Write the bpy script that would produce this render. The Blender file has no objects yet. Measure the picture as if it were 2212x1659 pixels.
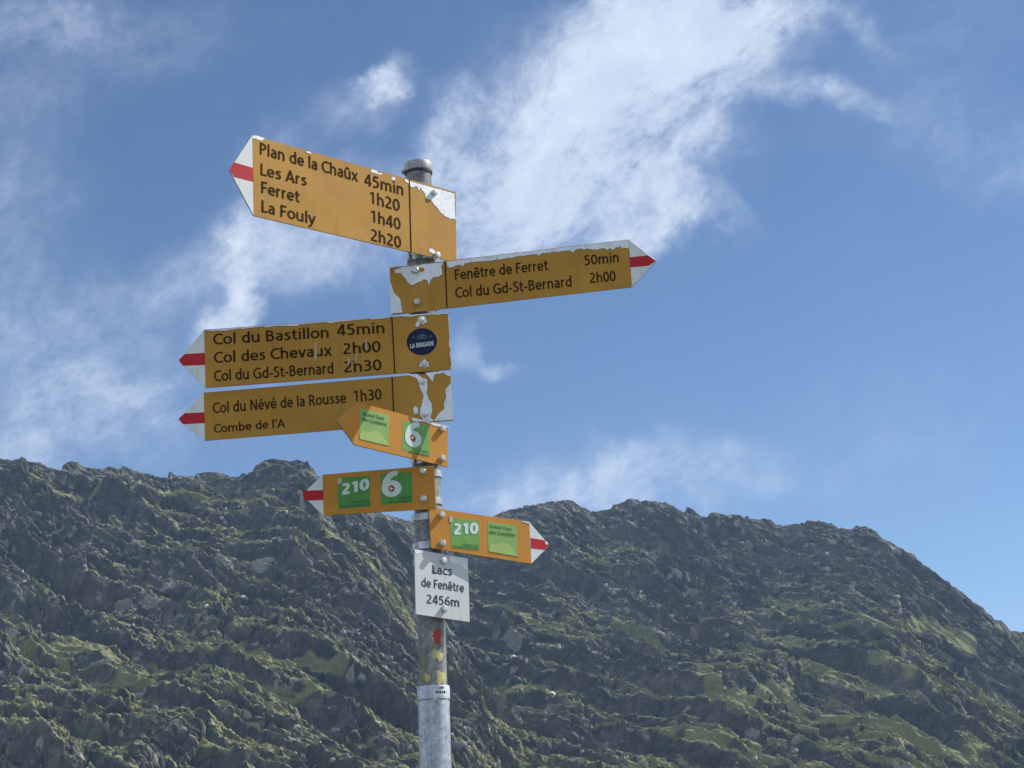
import bpy, math, random
import numpy as np
from mathutils import Vector

R = math.radians
scene = bpy.context.scene
COL = scene.collection

# ---------------------------------------------------------------- camera
EYE = np.array([0.0, 0.0, 1.6])
FOC, PITCH, ROLL = 3614.0, 0.2747, -0.0516          # focal length and centre in units of a 2212 x 1659 frame
_r = np.array([1.0, 0, 0]); _u = np.array([0, -math.sin(PITCH), math.cos(PITCH)])
FWD = np.array([0, math.cos(PITCH), math.sin(PITCH)])
RIGHT = math.cos(ROLL) * _r + math.sin(ROLL) * _u
UP = -math.sin(ROLL) * _r + math.cos(ROLL) * _u
cam_data = bpy.data.cameras.new('camera')
cam = bpy.data.objects.new('camera', cam_data); COL.objects.link(cam)
from mathutils import Matrix
M = Matrix((RIGHT, UP, -FWD)).transposed().to_4x4(); M.translation = Vector(EYE)
cam.matrix_world = M
cam_data.sensor_width = 36.0
cam_data.lens = FOC / 2212.0 * 36.0
cam_data.clip_start = 0.1; cam_data.clip_end = 8000
scene.camera = cam

def ray(x, y):
    return RIGHT * (x - 1106) / FOC - UP * (y - 829.5) / FOC + FWD

# ---------------------------------------------------------------- world
SUN_AZ, SUN_EL = R(18), R(46)        # azimuth measured from +X towards +Y
SKY_STRENGTH = 0.072
sun_dir = np.array([math.cos(SUN_EL) * math.cos(SUN_AZ), math.cos(SUN_EL) * math.sin(SUN_AZ), math.sin(SUN_EL)])
scene.view_settings.view_transform = 'Standard'
scene.view_settings.look = 'None'
scene.view_settings.exposure = 0.6
scene.view_settings.gamma = 1.0
scene.view_settings.use_curve_mapping = False

world = bpy.data.worlds.new('World'); scene.world = world; world.use_nodes = True
wt = world.node_tree; wt.nodes.clear()
def wn(t, **k):
    n = wt.nodes.new(t)
    for a, b in k.items(): setattr(n, a, b)
    return n
def wl(a, b): wt.links.new(a, b)
out = wn('ShaderNodeOutputWorld')
sky = wn('ShaderNodeTexSky', sky_type='NISHITA')
sky.sun_disc = False; sky.sun_elevation = SUN_EL; sky.sun_rotation = math.pi / 2 - SUN_AZ
sky.altitude = 2450; sky.air_density = 1.0; sky.dust_density = 0.35; sky.ozone_density = 2.6
hs = wn('ShaderNodeHueSaturation'); hs.inputs['Saturation'].default_value = 1.06; hs.inputs['Hue'].default_value = .502; hs.inputs['Value'].default_value = 1.12
wl(sky.outputs[0], hs.inputs['Color'])
bg = wn('ShaderNodeBackground'); bg.inputs[1].default_value = SKY_STRENGTH
wl(hs.outputs[0], bg.inputs[0])
tc = wn('ShaderNodeTexCoord')
def noise_node(vec, scale, detail=6, rough=0.55, dist=0.0):
    n = wn('ShaderNodeTexNoise'); n.inputs['Scale'].default_value = scale
    n.inputs['Detail'].default_value = detail; n.inputs['Roughness'].default_value = rough
    n.inputs['Distortion'].default_value = dist
    wl(vec, n.inputs['Vector']); return n
def math_node(op, a, b=None, clamp=False):
    n = wn('ShaderNodeMath', operation=op); n.use_clamp = clamp
    for i, v in enumerate((a, b)):
        if v is None: continue
        if isinstance(v, (int, float)): n.inputs[i].default_value = v
        else: wl(v, n.inputs[i])
    return n.outputs[0]
def vmath(op, a, b=None, s=None):
    n = wn('ShaderNodeVectorMath', operation=op)
    for i, v in enumerate((a, b)):
        if v is None: continue
        if isinstance(v, (tuple, list)): n.inputs[i].default_value = v
        else: wl(v, n.inputs[i])
    if s is not None: n.inputs['Scale'].default_value = s
    return n.outputs['Value'] if op in ('LENGTH', 'DOT_PRODUCT') else n.outputs[0]
direction = tc.outputs['Generated']
# turbulence that tears the edges of the clouds
w1 = noise_node(direction, 9, 3, 0.6); w2 = noise_node(direction, 34, 5, 0.62)
warp = vmath('ADD', vmath('SCALE', vmath('SUBTRACT', w1.outputs['Color'], (.5, .5, .5)), s=0.075),
             vmath('SCALE', vmath('SUBTRACT', w2.outputs['Color'], (.5, .5, .5)), s=0.034))
wdir = vmath('ADD', direction, warp)
def blob(x, y, rx, ry, ang, amp):
    """one puff of the cloud field round a direction, long radius rx, short ry (in frame units), turned by ang"""
    d = ray(x, y); d = d / np.linalg.norm(d)
    r0 = RIGHT - d * (RIGHT @ d); r0 /= np.linalg.norm(r0); u0 = np.cross(d, r0) * -1
    if u0 @ UP < 0: u0 = -u0
    a = R(ang); e1 = math.cos(a) * r0 + math.sin(a) * u0; e2 = np.cross(d, e1)
    m = wn('ShaderNodeMapping', vector_type='TEXTURE')
    m.inputs['Location'].default_value = d
    m.inputs['Rotation'].default_value = Matrix((e1, e2, d)).transposed().to_euler()
    m.inputs['Scale'].default_value = (rx / FOC, ry / FOC, 0.5)
    wl(wdir, m.inputs['Vector'])
    ln = vmath('LENGTH', m.outputs[0])
    mr = wn('ShaderNodeMapRange', interpolation_type='SMOOTHERSTEP')
    mr.inputs['From Min'].default_value = 0.0; mr.inputs['From Max'].default_value = 1.0
    mr.inputs['To Min'].default_value = amp; mr.inputs['To Max'].default_value = 0.0
    wl(math_node('MULTIPLY', ln, .86), mr.inputs['Value']); return mr.outputs[0]
BLOBS = [  # x, y, rx, ry, angle, strength
 (1470, 20, 340, 200, 10, 1.5), (1400, 180, 260, 130, 50, .7), (1060, 420, 220, 130, 25, .6), (1330, 190, 330, 200, 35, .80), (1130, 350, 330, 170, 30, .8),
 (1040, 470, 260, 130, 15, .8), (1300, 390, 260, 150, 35, .56), (1430, 260, 260, 150, 45, .62),
 (1620, 110, 200, 130, 25, .48), (1380, 470, 170, 90, 25, .40), (1780, 225, 170, 55, -12, .34), (1850, 50, 170, 60, -35, .26),
 (812, 192, 78, 66, 0, .95), (885, 150, 70, 60, 0, .22), (990, 250, 150, 90, 40, .40), (760, 260, 170, 100, 20, .22),
 (505, 600, 190, 50, 78, .34), (470, 680, 110, 60, 60, .26), (560, 470, 210, 80, 60, .26), (700, 545, 260, 110, 0, .32),
 (420, 560, 240, 90, 30, .22), (1085, 800, 80, 36, -30, .34), (1000, 740, 80, 60, -60, .26), (1560, 465, 130, 45, -25, .26),
 (60, 130, 330, 200, 0, .2), (330, 90, 420, 120, 5, .14), (80, 760, 420, 260, 8, .30), (300, 860, 420, 120, 10, .2), (60, 980, 300, 130, 20, .18),
 (1150, 1070, 420, 130, 2, .38), (1450, 1040, 420, 120, 0, .30), (1900, 950, 500, 220, 10, .10),
 (2050, 120, 420, 300, -20, .13), (2100, 330, 260, 150, 0, .10),
 (1490, 240, 230, 210, 40, .55), (1370, 390, 190, 150, 40, .35), (1250, 140, 300, 200, 20, .36), (960, 380, 190, 130, 60, .5),
 (620, 540, 330, 110, 25, .12), (760, 420, 200, 90, 10, .20), (490, 660, 150, 60, 75, .16), (1440, 470, 120, 60, 40, .3), (1000, 560, 200, 60, 0, .3), (200, 1000, 420, 90, 8, .18),
 (-500, 500, 700, 300, 10, .5), (2900, 300, 700, 400, 10, .5), (1200, -700, 900, 420, 20, .6)]
acc = None
for b in BLOBS:
    o = blob(*b)
    acc = o if acc is None else math_node('ADD', acc, o)
acc = math_node('ADD', acc, .05)
acc = math_node('MULTIPLY', math_node('SUBTRACT', 1.0, math_node('EXPONENT', math_node('MULTIPLY', acc, -1.25))), 1.0)
# unseen broken cloud added over the rest of the sky to brighten the shade
sep = wn('ShaderNodeSeparateXYZ'); wl(wdir, sep.inputs[0])
big = noise_node(wdir, 2.3, 3, .55)
rest = wn('ShaderNodeMapRange', interpolation_type='SMOOTHSTEP'); wl(big.outputs[0], rest.inputs['Value'])
rest.inputs['From Min'].default_value = .37; rest.inputs['From Max'].default_value = .52; rest.inputs['To Max'].default_value = .95
away = wn('ShaderNodeMapRange', interpolation_type='SMOOTHSTEP'); wl(vmath('DOT_PRODUCT', direction, tuple(FWD)), away.inputs['Value'])
away.inputs['From Min'].default_value = .9; away.inputs['From Max'].default_value = .6
acc = math_node('ADD', acc, math_node('MULTIPLY', rest.outputs[0], away.outputs[0]))
# filaments, drawn out up and to the right
fm = wn('ShaderNodeMapping', vector_type='TEXTURE')
a = R(38); e1 = math.cos(a) * RIGHT + math.sin(a) * UP; e2 = np.cross(FWD, e1)
fm.inputs['Rotation'].default_value = Matrix((e1, e2, FWD)).transposed().to_euler()
fm.inputs['Scale'].default_value = (1.35, 1.0, 1.0)
wl(vmath('ADD', direction, vmath('SCALE', warp, s=.3)), fm.inputs['Vector'])
f1 = noise_node(fm.outputs[0], 16, 10, 0.70, 0.25)
f2 = noise_node(fm.outputs[0], 75, 7, 0.68, 0.1)
fil = math_node('ADD', math_node('MULTIPLY', f1.outputs[0], 1.0), math_node('MULTIPLY', math_node('SUBTRACT', f2.outputs[0], .5), 0.5))
# density = mask * (0.55 + noise) pushed through a soft threshold
den = math_node('MULTIPLY', acc, math_node('ADD', math_node('MULTIPLY', fil, 2.9), -0.30))
dm = wn('ShaderNodeMapRange', interpolation_type='SMOOTHSTEP')
dm.inputs['From Min'].default_value = 0.0; dm.inputs['From Max'].default_value = 1.08
dm.inputs['To Min'].default_value = 0.0; dm.inputs['To Max'].default_value = 0.93
wl(den, dm.inputs['Value'])
cbg = wn('ShaderNodeBackground'); cbg.inputs[1].default_value = 1.0
cr = wn('ShaderNodeValToRGB'); cr.color_ramp.elements[0].color = (0.31, 0.38, 0.53, 1); cr.color_ramp.elements[1].color = (0.52, 0.58, 0.67, 1)
cr.color_ramp.elements[0].position = 0.35; cr.color_ramp.elements[1].position = 0.72
wl(math_node('ADD', math_node('MULTIPLY', f1.outputs[0], 0.9), math_node('MULTIPLY', dm.outputs[0], 0.12)), cr.inputs[0])
wl(cr.outputs[0], cbg.inputs[0])
mix = wn('ShaderNodeMixShader'); wl(dm.outputs[0], mix.inputs[0]); wl(bg.outputs[0], mix.inputs[1]); wl(cbg.outputs[0], mix.inputs[2])
wl(mix.outputs[0], out.inputs['Surface'])

sl = bpy.data.lights.new('sun', 'SUN'); sl.energy = 4.0; sl.angle = R(0.53); sl.color = (1.0, 0.95, 0.87)
sun = bpy.data.objects.new('sun', sl); COL.objects.link(sun)
sun.rotation_euler = Vector(sun_dir).to_track_quat('Z', 'Y').to_euler()

# ---------------------------------------------------------------- helpers
def tag(o, label=None, cat=None, kind=None, group=None):
    if label: o['label'] = label
    if cat: o['category'] = cat
    if kind: o['kind'] = kind
    if group: o['group'] = group
    return o
def empty(name, loc, label, cat):
    o = bpy.data.objects.new(name, None); o.empty_display_size = 0.05
    COL.objects.link(o); o.location = loc
    return tag(o, label, cat)
def link_mesh(name, verts, faces, mat, parent=None, smooth=False):
    me = bpy.data.meshes.new(name)
    off = np.array(parent_loc(parent)) if parent else np.zeros(3)
    me.from_pydata([tuple(np.asarray(v) - off) for v in verts], [], faces)
    me.materials.append(mat)
    if smooth: me.polygons.foreach_set('use_smooth', [True] * len(me.polygons))
    me.update()
    o = bpy.data.objects.new(name, me); COL.objects.link(o)
    if parent: o.parent = parent
    return o
def parent_loc(p):
    l = Vector((0, 0, 0))
    while p: l = l + p.location; p = p.parent
    return l

class Mat:
    def __init__(s, name, rough=0.6, metal=0.0):
        s.m = bpy.data.materials.new(name); s.m.use_nodes = True; s.t = s.m.node_tree
        s.b = s.t.nodes['Principled BSDF']; s.b.inputs['Roughness'].default_value = rough; s.b.inputs['Metallic'].default_value = metal
    def n(s, t, **k):
        n = s.t.nodes.new(t)
        for a, b in k.items(): setattr(n, a, b)
        return n
    def l(s, a, b): s.t.links.new(a, b)
    def noise(s, scale, detail=4, rough=.5, vec=None, dist=0):
        n = s.n('ShaderNodeTexNoise'); n.inputs['Scale'].default_value = scale; n.inputs['Detail'].default_value = detail
        n.inputs['Roughness'].default_value = rough; n.inputs['Distortion'].default_value = dist
        if vec is None: vec = s.obj()
        s.l(vec, n.inputs['Vector']); return n.outputs[0]
    def obj(s):
        if not hasattr(s, '_tc'): s._tc = s.n('ShaderNodeTexCoord')
        return s._tc.outputs['Object']
    def ramp(s, fac, stops):
        r = s.n('ShaderNodeValToRGB'); e = r.color_ramp.elements
        while len(e) < len(stops): e.new(0.5)
        for x, (p, c) in zip(e, stops): x.position = p; x.color = (*c, 1)
        s.l(fac, r.inputs[0]); return r.outputs[0]
    def mix(s, fac, a, b, mode='MIX'):
        m = s.n('ShaderNodeMix', data_type='RGBA', blend_type=mode)
        for i, v in ((0, fac), (6, a), (7, b)):
            if isinstance(v, (int, float)): m.inputs[i].default_value = v
            elif isinstance(v, tuple): m.inputs[i].default_value = (*v, 1)
            else: s.l(v, m.inputs[i])
        return m.outputs[2]
    def math(s, op, a, b=None, clamp=False):
        n = s.n('ShaderNodeMath', operation=op); n.use_clamp = clamp
        for i, v in enumerate((a, b)):
            if v is None: continue
            if isinstance(v, (int, float)): n.inputs[i].default_value = v
            else: s.l(v, n.inputs[i])
        return n.outputs[0]
    def color(s, v): s.l(v, s.b.inputs['Base Color'])
    def bump(s, h, strength=.3, dist=.01):
        b = s.n('ShaderNodeBump'); b.inputs['Strength'].default_value = strength; b.inputs['Distance'].default_value = dist
        s.l(h, b.inputs['Height']); s.l(b.outputs[0], s.b.inputs['Normal'])

def paint(name, base, var=0.13, rough=0.5, dirt=(0.10, 0.08, 0.05), dirt_amt=0.25):
    """weathered sign paint: slight fading, dirt specks, faint orange-peel"""
    m = Mat(name, rough); m.b.inputs['Specular IOR Level'].default_value = .22 if rough < .58 else .05
    lo = tuple(c * (1 - var) for c in base); hi = tuple(min(1, c * (1 + var)) for c in base)
    c = m.ramp(m.noise(9, 5, .6), [(0.3, lo), (0.7, hi)])
    d = m.ramp(m.noise(160, 4, .7), [(0.62, (0, 0, 0)), (0.8, (1, 1, 1))])
    dd = m.math('MULTIPLY', d, dirt_amt)
    c = m.mix(dd, c, dirt)
    sv = m.n('ShaderNodeMapping'); sv.inputs['Scale'].default_value = (60, 60, 5); m.l(m.obj(), sv.inputs[0])
    st = m.ramp(m.noise(1.0, 4, .6, sv.outputs[0]), [(0.55, (0, 0, 0)), (0.85, (1, 1, 1))])
    c = m.mix(m.math('MULTIPLY', st, .32), c, dirt)
    sc = m.n('ShaderNodeMapping'); sc.inputs['Scale'].default_value = (14, 14, 260); sc.inputs['Rotation'].default_value = (.2, .5, .1); m.l(m.obj(), sc.inputs[0])
    sr = m.ramp(m.noise(1.0, 3, .6, sc.outputs[0], 1.2), [(0.70, (0, 0, 0)), (0.74, (1, 1, 1))])
    c = m.mix(m.math('MULTIPLY', sr, .22), c, (.55, .52, .45))
    m.color(c); m.bump(m.math('ADD', m.noise(7, 2), m.math('MULTIPLY', m.noise(400, 2), .02)), .35, .004)
    return m.m

YELLOW = paint('sign yellow paint', (0.445, 0.228, 0.034))
ORANGE = paint('small sign orange paint', (0.54, 0.238, 0.036))
WHITE = paint('sign white paint', (0.68, 0.71, 0.71), .06)
PLAQUE = paint('plaque white paint', (0.57, 0.60, 0.61), .07)
RED = paint('sign red paint', (0.46, 0.018, 0.028))
STAIN = paint('stained rim of flaked paint', (0.20, 0.13, 0.06), .3)
FADED = paint('faded red sticker scraps', (0.38, 0.05, 0.05), .2)
BLACK = paint('black lettering', (0.045, 0.024, 0.010), .2, .8, dirt_amt=.05)
GREYTXT = paint('dark grey lettering', (0.055, 0.062, 0.075), .1, .6, dirt_amt=.05)
GREEN = paint('green sticker film', (0.095, 0.29, 0.065), .12)
GREEN2 = paint('lighter green sticker film', (0.17, 0.36, 0.10), .12)  # lighter tone of the same green
PALEGREEN = paint('pale green sticker film', (0.25, 0.42, 0.13), .12)
HILLGREEN = paint('yellow green sticker print', (0.36, 0.50, 0.17), .08)
DKGREEN = paint('dark green sticker print', (0.04, 0.16, 0.06), .1)
MINTWHITE = paint('white sticker print', (0.60, 0.72, 0.68), .04)
NAVY = paint('navy sticker film', (0.004, 0.010, 0.050), .1, .45, dirt_amt=.05)
GREYBLUE = paint('grey sticker print', (0.10, 0.17, 0.17), .1)
SILVERTXT = paint('pale sticker print', (0.42, 0.48, 0.52), .1)
PINK = paint('pinkish torn film', (0.50, 0.42, 0.38), .1)
CREAM = paint('cream sticker scraps', (0.50, 0.45, 0.22), .25)
OLIVE = paint('olive sticker scraps', (0.22, 0.22, 0.08), .3)

def film():
    m = Mat('bare film under the paint', .42, .15)
    c = m.ramp(m.noise(45, 6, .7), [(0.3, (.58, .61, .67)), (0.5, (.76, .79, .82)), (0.72, (.82, .83, .82))])
    v = m.n('ShaderNodeTexNoise'); v.inputs['Scale'].default_value = 90; v.inputs['Detail'].default_value = 2; m.l(m.obj(), v.inputs[0])
    s = m.ramp(v.outputs[0], [(0.66, (0, 0, 0)), (0.72, (1, 1, 1))])
    c = m.mix(m.math('MULTIPLY', s, .45), c, (.16, .16, .17))
    m.color(c); m.bump(m.noise(120, 4), .4, .002); return m.m
FILM = film()
def metal(name, a, b, rough, met, sc=14, streak=True):
    m = Mat(name, rough, met)
    sv = m.n('ShaderNodeMapping'); sv.inputs['Scale'].default_value = (sc * 2.2, sc * 2.2, sc * .35 if streak else sc * 2); m.l(m.obj(), sv.inputs[0])
    f = m.noise(1.0, 6, .65, sv.outputs[0])
    g = m.noise(70, 4, .6)
    f2 = m.math('ADD', m.math('MULTIPLY', f, .72), m.math('MULTIPLY', g, .28))
    vo = m.n('ShaderNodeTexVoronoi'); vo.inputs['Scale'].default_value = 130; m.l(m.obj(), vo.inputs['Vector'])
    sp = m.n('ShaderNodeSeparateColor'); m.l(vo.outputs['Color'], sp.inputs[0])
    f2 = m.math('ADD', m.math('MULTIPLY', f2, .88), m.math('MULTIPLY', sp.outputs[0], .13))
    c = m.ramp(f2, [(0.36, a), (0.66, b)])
    dr = m.n('ShaderNodeMapping'); dr.inputs['Scale'].default_value = (110, 110, 3); m.l(m.obj(), dr.inputs[0])
    d2 = m.ramp(m.noise(1.0, 5, .65, dr.outputs[0]), [(.56, (0, 0, 0)), (.72, (1, 1, 1))])
    m.color(m.mix(m.math('MULTIPLY', d2, .4), c, (.10, .095, .09)))
    rr = m.math('ADD', m.math('MULTIPLY', f, .35), rough - .15); m.l(rr, m.b.inputs['Roughness'])
    m.bump(g, .12, .002); return m.m
TUBE = metal('weathered dark galvanised tube', (.10, .11, .12), (.33, .34, .35), .55, .35)
SLEEVE = metal('pale zinc sleeve tube', (.22, .25, .30), (.62, .67, .74), .5, .35)
CAPM = metal('grey cap metal', (.30, .30, .31), (.50, .50, .50), .55, .3)
STEEL = metal('clamp steel', (.38, .39, .40), (.68, .69, .70), .35, .7, streak=False)
BOLTM = metal('bolt head steel', (.50, .49, .46), (.80, .78, .74), .32, .45, streak=False)
DARKM = metal('cap shadow line', (.012, .012, .014), (.04, .04, .045), .7, 0)  # near-black colour standing in for shade in the gap below the cap
ALU = metal('aluminium sign edge', (.10, .10, .10), (.26, .26, .26), .5, .5)

# ---------------------------------------------------------------- terrain
rng = np.random.default_rng(7)
def hash2(ix, iy, seed):
    h = (ix.astype(np.int64) * 374761393 + iy.astype(np.int64) * 668265263 + seed * 974634777) & 0xffffffff
    h = ((h ^ (h >> 13)) * 1274126177) & 0xffffffff
    h = (h ^ (h >> 16)) & 0xffffffff
    h = (h * 2246822519) & 0xffffffff
    h = h ^ (h >> 15)
    return (h & 0xffffff).astype(np.float32) / 16777215.0
def vnoise(x, y, seed):
    ix = np.floor(x); iy = np.floor(y); fx = (x - ix).astype(np.float32); fy = (y - iy).astype(np.float32)
    fx = fx * fx * fx * (fx * (fx * 6 - 15) + 10); fy = fy * fy * fy * (fy * (fy * 6 - 15) + 10)
    a = hash2(ix, iy, seed); b = hash2(ix + 1, iy, seed); c = hash2(ix, iy + 1, seed); d = hash2(ix + 1, iy + 1, seed)
    return (a + (b - a) * fx + (c - a) * fy + (a - b - c + d) * fx * fy) * 2 - 1
def fbm(x, y, seed, octv=4, gain=.5, ridged=False):
    s = 0; amp = 1; tot = 0
    for o in range(octv):
        n = vnoise(x * 2 ** o + 17.3 * o, y * 2 ** o - 9.1 * o, seed + o)
        if ridged: n = 1 - 2 * np.abs(n)
        s = s + amp * n; tot += amp; amp *= gain
    return s / tot
def facets(x, y, seed, tilt=1.0):
    """angular blocks: each cell of a scattered lattice is one tilted plane; returns height and a tint per block"""
    ix = np.floor(x); iy = np.floor(y)
    best = np.full(x.shape, 1e9, np.float32); h = np.zeros(x.shape, np.float32); tint = np.zeros(x.shape, np.float32); edge = np.full(x.shape, 1e9, np.float32)
    for dx in (-1, 0, 1):
        for dy in (-1, 0, 1):
            cx = ix + dx; cy = iy + dy
            px = cx + hash2(cx, cy, seed); py = cy + hash2(cx, cy, seed + 1)
            ddx = x - px; ddy = y - py; d = (ddx * ddx + ddy * ddy).astype(np.float32)
            m = d < best
            edge = np.where(m, best, np.minimum(edge, d))
            gx = hash2(cx, cy, seed + 2) * 2 - 1; gy = hash2(cx, cy, seed + 3) * 2 - 1; o = hash2(cx, cy, seed + 4) * 2 - 1
            h = np.where(m, o * .6 + tilt * (gx * ddx + gy * ddy), h); tint = np.where(m, hash2(cx, cy, seed + 5), tint)
            best = np.where(m, d, best)
    crack = np.clip((np.sqrt(edge) - np.sqrt(best)) / .12, 0, 1)
    return h - (1 - crack) * .35, tint

z1 = lambda x, y: (x / 3.1016, 932.6 + y / 3.1016)
z3 = lambda x, y: (932.6 + x / 3.1016, 1042.4 + y / 3.1016)
z4 = lambda x, y: (1481.2 + x / 2.8163, 1069.8 + y / 2.8163)
ridge_px = [(-900, 1010), (-500, 960), (-200, 1000)] + [z1(*p) for p in
 [(0,180),(60,190),(105,190),(150,165),(185,200),(270,205),(320,240),(380,250),(400,265),(412,260),(420,222),(460,200),(520,202),(560,235),(640,245),(690,245),(740,235),(790,245),(812,250),(815,222),(860,240),(900,262),(1000,285),(1030,300),(1118,308),(1125,270),(1145,270),(1160,290),(1230,300),(1300,300),(1310,280),(1390,270),(1430,268),(1500,285),(1530,300),(1600,300),(1610,280),(1690,260),(1710,225),(1760,195),(1830,180),(1900,190),(1940,200),(1985,185),(2030,205),(2050,195),(2070,230),(2095,240),(2120,290),(2150,310)]] + \
 [(712, 1055), (760, 1085), (820, 1108), (880, 1125), (940, 1138), (1000, 1140), (1045, 1126)] + [z3(*p) for p in
 [(430,220),(460,200),(520,180),(600,165),(615,150),(640,160),(700,145),(780,130),(850,122),(905,115),(940,125),(970,150),(1000,170),(1030,170),(1060,195),(1100,190),(1180,180),(1210,150),(1260,135),(1300,115),(1330,105),(1370,115),(1390,130),(1420,120),(1480,130),(1550,135),(1600,160),(1640,190),(1690,200),(1698,165)]] + [z4(*p) for p in
 [(15,78),(40,95),(80,130),(120,130),(160,100),(230,118),(310,118),(345,135),(360,122),(380,145),(500,145),(540,180),(600,185),(650,175),(720,170),(730,152),(800,155),(880,170),(930,200),(1000,210),(1040,185),(1090,190),(1150,220),(1185,265),(1260,300),(1330,345),(1370,365),(1395,405),(1450,435),(1500,480),(1560,515),(1600,545),(1650,560),(1700,600),(1740,640),(1800,680),(1850,720),(1890,755),(1930,760),(1960,800),(1985,825),(2058,835)]] + \
 [(2290, 1400), (2450, 1480), (2700, 1560), (3100, 1650)]
rr_ = np.array([ray(*p) for p in ridge_px]); RA = rr_[:, 0] / rr_[:, 1]; RE = rr_[:, 2] / rr_[:, 1]
o_ = np.argsort(RA); RA = RA[o_]; RE = RE[o_]
fine = np.linspace(-.335, .345, 1420)
lw = -.335 - np.cumsum(np.geomspace(.0006, .03, 60)); rw = .345 + np.cumsum(np.geomspace(.0006, .03, 60))
A = np.concatenate([lw[::-1], fine, rw]).astype(np.float64)
NT = 800
T = np.concatenate([np.linspace(0, 1, NT), 1 + np.linspace(.004, 1, 34) ** 1.6])
AA, TT = np.meshgrid(A, T)
E_r = np.interp(A, RA, RE)
E_r = E_r + .0007 * fbm(A * 700, A * 0 + 3, 5, 3)
_k = np.exp(-np.linspace(-2, 2, 121) ** 2); _k /= _k.sum()
E_s = np.convolve(np.pad(E_r, 60, mode='edge'), _k, 'valid')
sm = lambda v, a, b: (lambda q: q * q * (3 - 2 * q))(np.clip((v - a) / (b - a), 0, 1))
yr = 455 + 70 * sm(A, -.10, -.02) - 25 * sm(A, .1, .3) + 6 * np.sin(A * 23)
zr = yr * E_s + EYE[2]
yb = 262.0; zb = -9.0
tc_ = np.clip(TT, 0, 1)
Y = yb + (yr[None] - yb) * tc_
Z = zb + (zr[None] - zb) * (.72 * tc_ + .28 * tc_ ** 2.3)
X = AA * Y
back = np.clip(TT - 1, 0, 1)
bx = back > 0
Y = Y + back * 260; Z = Z - back * 150; X = AA * Y
slope_q = np.hypot(Y - yb, Z - zb)
xs, qs = X.astype(np.float32), (slope_q * .45).astype(np.float32)
dl = R(25) + R(8) * sm(AA, -.12, .04)
S1 = (xs * np.cos(dl) - qs * np.sin(dl)).astype(np.float32); T1 = (xs * np.sin(dl) + qs * np.cos(dl)).astype(np.float32)
wx = fbm(xs / 45, qs / 45, 40, 3) * 5; wy = fbm(xs / 38 + 9, qs / 38, 50, 3) * 4
Sw, Tw = S1 + wx, T1 + wy
# left spur standing in front of the gully behind the post
def px_to_ae(pts):
    r = np.array([ray(*p) for p in pts]); return r[:, 0] / r[:, 1], r[:, 2] / r[:, 1]
sa, se = px_to_ae([(690, 1040), (760, 1150), (830, 1260), (900, 1390), (990, 1520), (1080, 1640)])
EA = (Z - EYE[2]) / Y
spur_line = np.interp(-EA.ravel(), -se[::1], sa).reshape(EA.shape)
spur = 1 - sm(AA - spur_line, -.035, .030)
D = 9 * spur * (1 - tc_ ** 6)
D += 5 * fbm(xs / 70, qs / 50, 60, 3, ridged=True)
D += 4.5 * fbm(Sw / 65, Tw / 13, 70, 3, ridged=True)
# benches that dip down to the right: gentle tops and steep fronts
def saw(v, sharp=.78):
    f = v - np.floor(v); return np.where(f < sharp, f / sharp, (1 - f) / (1 - sharp)) - .5
cal = sm(fbm(xs / 60, qs / 60, 90, 2), -.5, .4)
brk = .35 + .65 * sm(fbm(Sw / 22, Tw / 7, 92, 3), -.35, .35); brk2 = .3 + .7 * sm(fbm(Sw / 10, Tw / 3.4, 94, 3), -.35, .35)
D += -(4.6 * cal + 1.6) * brk * saw((Tw + 3.2 * fbm(Sw / 22, Tw / 10, 96, 4, .55)) / 8.5, .72)
D += -1.9 * brk2 * saw((Tw + 1.9 * fbm(Sw / 9, Tw / 5, 99, 4, .6)) / 3.5 + .3, .70)
D += -.75 * saw((Tw + 1.0 * fbm(Sw / 4.5, Tw / 2.2, 104, 3, .6)) / 1.45 + .6, .68) * (1 - .7 * sm(-tc_, -.3, 0))
lowgrass = sm(-tc_, -.75, -.2) * (.5 + .5 * sm(AA, -.05, .15))
# grassy ledges seen on the face
strips = [([(-60,1450),(0,1456),(95,1476),(171,1500),(238,1532)],9), ([(95,1490),(115,1500),(159,1563),(222,1591),(310,1623),(340,1640)],8), ([(317,1591),(377,1575),(400,1590)],6),
 ([(660,1240),(686,1262),(754,1313),(833,1361),(873,1397),(900,1420)],11), ([(148,1132),(232,1120),(290,1110)],4), ([(339,1132),(403,1149),(451,1165),(500,1165),(548,1171),(600,1200)],7),
 ([(60,1095),(120,1125),(170,1140)],6), ([(1042,1307),(1094,1320),(1126,1332),(1180,1350)],7), ([(1329,1345),(1400,1375),(1435,1400),(1465,1420)],7),
 ([(1829,1388),(1880,1384),(1953,1378)],6), ([(1964,1364),(2000,1372),(2035,1384),(2090,1423)],13), ([(1712,1347),(1740,1362),(1775,1378)],6),
 ([(1527,1425),(1556,1446),(1630,1441),(1694,1457),(1765,1464),(1836,1492),(1932,1528)],6), ([(1765,1464),(1836,1495),(1900,1515)],10), ([(1500,1470),(1520,1500),(1545,1532),(1616,1544),(1651,1516),(1700,1500)],11),
 ([(1690,1515),(1708,1535),(1744,1567),(1790,1562),(1836,1585),(1907,1595)],13), ([(1840,1450),(1872,1464),(1930,1490),(1992,1517)],6), ([(1481,1625),(1540,1640),(1623,1640)],10),
 ([(1907,1595),(2000,1630),(2100,1650)],14), ([(950,1450),(1000,1475),(1060,1480)],4), ([(1100,1540),(1180,1560),(1260,1600)],5), ([(560,1560),(640,1540),(720,1580)],5), ([(480,1620),(600,1610),(700,1640)],6), ([(2100,1560),(2212,1620)],9)]
jit = .0022 * fbm(xs / 7, qs / 7, 130, 3); jit2 = .0022 * fbm(xs / 7 + 50, qs / 7, 136, 3)
grass = np.zeros(AA.shape, np.float32)
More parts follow.
